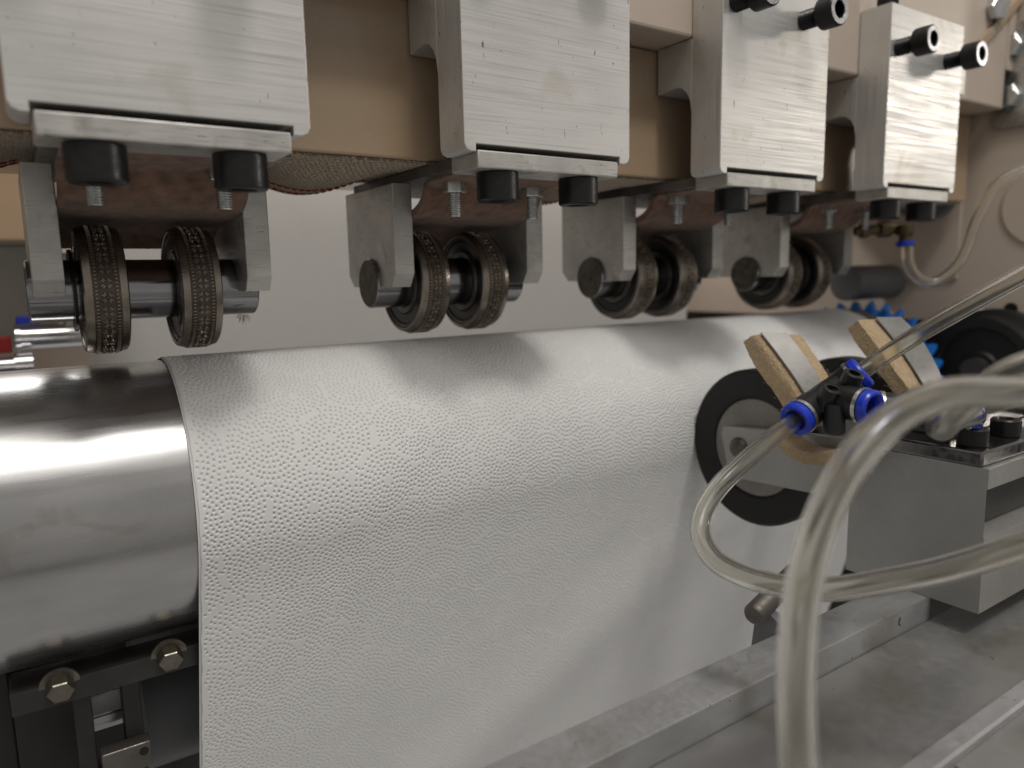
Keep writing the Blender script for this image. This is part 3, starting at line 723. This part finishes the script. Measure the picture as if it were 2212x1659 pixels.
b = new(); lathe(b, [(0, 0), (0, 4.6), (-12.5, 4.6), (-13.5, 3.6), (-13.5, 0)], (204, -73.5, -108.5), (.03, .05, 1), 24); link('peg', b, 'blackp', t)
collar(t, Lc, dL); collar(t, Uc, dU); collar(t, Fc, dF)
t = thing('straight_fitting', 'black push-in fitting with blue ends lying on the top plate behind the thick tube', 'fitting', (243, -95, -117))
A_, B_ = Vector((229, -79, -111.5)), Vector((252, -108, -115)); dd = (B_ - A_).normalized()
b = new(); lathe(b, [(0, 0), (0, 6.6), (9, 6.9), (10, 8.2), (15, 8.6), (16, 7.0), (22, 7.2), (23, 8.4), (29, 8.4), (30, 6.6), (37, 6.4), (37, 0)], A_, dd, 32); link('body', b, 'blackp', t)
collar(t, A_ + dd * .2, -dd, 7.0); collar(t, A_ + dd * 37, dd, 6.8)
def tube(label, pts, name='air_tube', r=4.0, ri=2.6):
    b = new(); sweep(b, spline(pts, 10), r, 28, ri)
    return tag(link(name, b, 'tube', loc=pts[0], smooth=180), label, 'tube', 'clear air tubes')
tube('clear tube running straight from the tee fitting up to the right edge',
     [tuple(Uc - dU * 1.0), tuple(Uc + dU * 9), (237.4, -77.5, -88.5), (240.9, -92.3, -76.8), (245.0, -108.7, -65.0), (255.4, -127.7, -50.6), (262, -145, -38)])
tube('clear tube looping from the left collar of the tee down and away to the right',
     [tuple(Lc - dL * 1.0), tuple(Lc + dL * 7), (174.5, -63.2, -121.5), (151.3, -65.9, -129.1), (137.1, -66.1, -136.4), (125.1, -69.1, -143.8), (118.5, -74.4, -150.4), (113.8, -85.4, -155.0), (112.9, -99.7, -156.2), (114.8, -115.3, -155.1), (118.8, -129.6, -151.8), (124.5, -144.4, -145.4), (130.1, -159.1, -137.9), (137.9, -177.9, -125.7), (144, -194, -114)])
tube('thick looking clear tube nearest the camera arching down to the bottom edge',
     [(140, -185, -84), (126.8, -181.1, -82.4), (110.5, -175.9, -80.7), (93.5, -172.9, -79.8), (77.9, -170.3, -82.9), (66.2, -168.5, -89.2), (57.3, -167.6, -97.6), (50.7, -167.3, -107.1), (46.1, -167.5, -118.8), (42.0, -169.3, -130.8), (38.9, -171.8, -142.6), (36.6, -174.7, -153.9), (35.8, -177.0, -163.0), (35.5, -179, -175)])
tube('short stretch of clear tube passing behind the arch of the nearest tube at right edge',
     [(146, -184, -70), (139.3, -175.9, -74.8), (136.1, -168.5, -79.0), (136.8, -161.4, -85.2), (143.0, -151.5, -94.9), (165, -138, -104), (200, -120, -110), (236, -116, -112), tuple(B_ + dd * 2)])
tube('blurred clear tube looping under the brass valve in front of the side frame',
     [(469.5, 40.5, -31.5), (466.1, 36.5, -46.9), (472.1, 29.8, -59.1), (481.5, 21.0, -59.3), (492.6, 12.5, -44.3), (500.1, 6.7, -14.4), (508.1, -.7, 8.3), (520.8, -13.4, 18.9), (536, -30, 24)])

# ================================================================== FAR RIGHT HARDWARE
t = thing('brass_valve', 'blurred tarnished brass valve with blue collar under the last block', 'valve', (465, 48, -20))
b = new(); lathe(b, [(0, 0), (0, 3.5), (4, 3.5), (4, 5.5), (9, 5.5), (9, 3.8), (18, 3.8), (18, 6.2), (26, 6.2), (26, 4.2), (36, 4.2), (36, 0)], (444, 67, -21.5), (.83, -.55, .05), 20); link('stem', b, 'brass', t)
b = new(); lathe(b, [(0, 0), (0, 6.2), (7, 6.2), (7, 4.5), (12, 4.5), (12, 0)], (470, 43, -18), (-.03, -.06, -1), 20); link('elbow', b, 'brass', t)
b = new(); lathe(b, [(12, 4.1), (12, 6.4), (15.4, 6.4), (16, 5.6), (16, 4.1)], (470, 43, -18), (-.03, -.06, -1), 24, close=True); link('blue_collar', b, 'blue', t)
b = new(); lathe(b, [(505, 0), (505, 14.4), (505.6, 15), (575, 15), (575, 0)], (0, 111, -62), (1, 0, 0), 40)
tag(link('guide_shaft', b, 'greyp', loc=(575, 111, -62)), 'blunt dark grey shaft end standing out of the side frame beyond the last wheel', 'shaft')
b = new(); lathe(b, [(567, 0), (567, 26), (568, 27.5), (572.5, 27.5), (572.5, 0)], (0, 80, 17), (1, 0, 0), 56)
tag(link('round_housing', b, 'greyp', loc=(572, 80, 17)), 'dark grey round housing behind the last block on the side frame', 'housing')
t = thing('bolted_plate', 'galvanised plate with two stamped hex bolts at the upper right edge', 'plate', (571, 15, 100))
b = new(); box(b, 571, 574.8, -20, 31, 58, 136, .6); link('plate', b, 'zinc', t)
for y, z in ((21.5, 118.5), (20.5, 81)):
    s = hex_bolt(t, (571, y, z), (-1, 0, 0), 15.5, 7.5, washer=None)
    b = new(); lathe(b, [(7.4, 0), (7.8, 0), (7.8, 6.4), (7.4, 6.8)], (571, y, z), (-1, 0, 0), 32); link('bolt_face', b, 'zinc', s)
    for k, (dy, dz) in enumerate(((2.6, -1.5), (-2.8, 1.6))):
        cu = bpy.data.curves.new('grade', 'FONT'); cu.body = '8.8'; cu.size = 4.2 * S; cu.extrude = .12 * S; cu.align_x = 'CENTER'; cu.align_y = 'CENTER'
        tmp = bpy.data.objects.new('tmp', cu); COL.objects.link(tmp)
        dg = bpy.context.evaluated_depsgraph_get(); dg.update(); me = bpy.data.meshes.new_from_object(tmp.evaluated_get(dg)); bpy.data.objects.remove(tmp)
        if k == 1: bpy.data.meshes.remove(me); continue
        g = bpy.data.objects.new('grade_mark', me); COL.objects.link(g); me.materials.append(MT['zinc'])
        g.parent = s; off = Vector(s['mm'])
        g.matrix_local = Matrix.Translation((Vector((563.15, y, z)) - off) * S) @ Matrix(((0, 0, -1, 0), (-1, 0, 0, 0), (0, 1, 0, 0), (0, 0, 0, 1)))
        g['mm'] = s['mm']
t = thing('beam_end_bracket', 'beige bracket with slanted brace and large hex bolt at the top right corner', 'bracket', (560, 40, 140))
b = new(); prism(b, [(20, 100), (20, 170), (90, 220), (90, 100)], 'x', 560.5, 571, .6); link('bracket_plate', b, 'beige', t)
b = new(); prism(b, [(508, 103), (576, 152), (576, 160), (503, 108)], 'y', 17.2, 20.25, .5); link('groove', b, 'beam', t)  # raised dark strip put in for a shaded groove in the rail
s = hex_bolt(t, (531, 20.2, 138), (-.25, -1, 0), 16, 8, washer=(11.0, 2.0))
b = new(); box(b, 451, 462, 3, 22, 66, 98, .6)
tag(link('stop_piece', b, 'alu_plain', loc=(456, 10, 66)), 'small bright aluminium stop on the right side of the last block', 'stop')

# ================================================================== LEFT BACKGROUND
t = thing('air_cylinder', 'blurred bright steel air cylinder with blue and red ends behind the nearest wheel', 'air cylinder', (-70, 330, -80))
b = new(); lathe(b, [(-90, 0), (-90, 8.5), (-52, 8.5), (-52, 0)], (0, 330, -84), (1, 0, 0), 36); link('barrel', b, 'chrome', t)
b = new(); lathe(b, [(-93, 0), (-93, 9.6), (-90, 9.6), (-90, 0)], (0, 330, -84), (1, 0, 0), 36); link('end_cap', b, 'chrome', t)
b = new(); box(b, -92, -78, 333, 343, -75, -70, 1); link('blue_port', b, 'blue', t)
b = new(); box(b, -112, -95.5, 324, 334, -93, -82, 1); link('red_port', b, 'redp', t)
b = new(); lathe(b, [(-160, 0), (-160, 6), (-95, 6), (-95, 8), (-85, 8), (-84, 5), (-84, 0)], (0, 318, -101), (1, 0, 0), 28); link('rod_end', b, 'chrome', t)
b = new(); box(b, -300, -66, 360, 372, -92, -22, 1)
tag(link('cream_cover', b, 'cream', loc=(-150, 360, -60)), 'blurred cream enamel cover left of the nearest fork', 'cover')
b = new(); box(b, -64, -50, 330, 350, -92, -28, 1)
tag(link('grey_bracket', b, 'anod', loc=(-57, 340, -60)), 'small blurred grey bracket right of the cream cover', 'bracket')
b = new(); box(b, -420, -45, 300, 420, -22, 26, 2)
tag(link('rear_beam', b, 'beam', loc=(-200, 300, 0)), 'blurred tan beam behind the nearest fork at the left edge', 'beam')

# ================================================================== UNDER THE ROLLER, BOTTOM LEFT
b = new(); box(b, -420, -112, 150, 160, -420, -150, .5); struct(link('added_dark_panel', b, 'dark', loc=(-200, 155, -300)))  # added dark sheet covering the pale panel, keeps this corner dark
b = new(); box(b, -420, 560, 200, 206, -420, -215, .5); struct(link('lower_machine_back', b, 'dark', loc=(0, 200, -300)))
t = thing('doctor_bar', 'dark steel bar with two hex bolts along the underside of the roller', 'bar', (0, 70, -208))
b = new(); box(b, -108, 470, 64, 80, -213, -203.5, .6); link('bar', b, 'dark', t)
for x in (-91.5, -52): hex_bolt(t, (x, 63.9, -204.5), (0, -1, -.25), 8.5, 5.5, washer=(7, 1.0), m='yzinc')
for x, lab in ((-84.5, 'dark upright post under the left end of the bolted bar'), (-66, 'dark upright post under the bolted bar, nearer the paper')):
    b = new(); box(b, x - 3.5, x + 3.5, 82, 96, -330, -213.2, .6)
    tag(link('support_post', b, 'dark', loc=(x, 89, -330)), lab, 'post', 'dark posts under the bar')
b = new(); lathe(b, [(-60, 0), (-60, 32), (-59, 33), (470, 33), (470, 0)], (0, 140, -262), (1, 0, 0), 72)
tag(link('lower_roller', b, 'greyp', loc=(-60, 140, -262)), 'dull grey lower roller end showing beside the hanging paper edge', 'roller')
b = new(); lathe(b, [(-110, 0), (-110, 8), (-60.5, 8), (-60.5, 0)], (0, 140, -262), (1, 0, 0), 32)
tag(link('lower_shaft', b, 'shaft', loc=(-60, 140, -262)), 'steel shaft of the lower roller between the dark posts', 'shaft')
b = new(); box(b, -81, -62.5, 100, 104, -241.5, -231.5, .5)
tag(link('light_plate', b, 'alu_bar', loc=(-72, 102, -241)), 'small pale grey plate between the dark posts at the bottom left', 'plate')
for x0, x1, y, z, lab in ((-101, -88.5, 78, -262, 'small dark clamp with bright edge at the bottom left corner'), (-80, -61, 80, -246, 'dark clamp with bright edge and screw hole between the posts')):
    t = thing('clamp_lug', lab, 'clamp', (x0, y, z), 'clamps on the posts')
    b = new(); box(b, x0, x1, y - 6, y + 1.9, z - 12, z, .9, 3); link('jaw', b, 'grub', t)
    b = new(); lathe(b, [(-6.3, 0), (-6.3, 1.8), (-6.0, 1.8), (-6.0, 0)], (x1 - 3, y, z - 4), (0, 1, 0), 16); link('screw_hole_shade', b, 'void', t)  # thin black disc painted in as the hole's inner shade
b = new(); box(b, -110, -86, 118, 124, -330, -222, .6)
tag(link('dark_side_plate', b, 'dark', loc=(-98, 120, -330)), 'dark plate at the bottom left corner behind the posts', 'plate')
for o in list(COL.objects):
    if 'mm' in o: del o['mm']
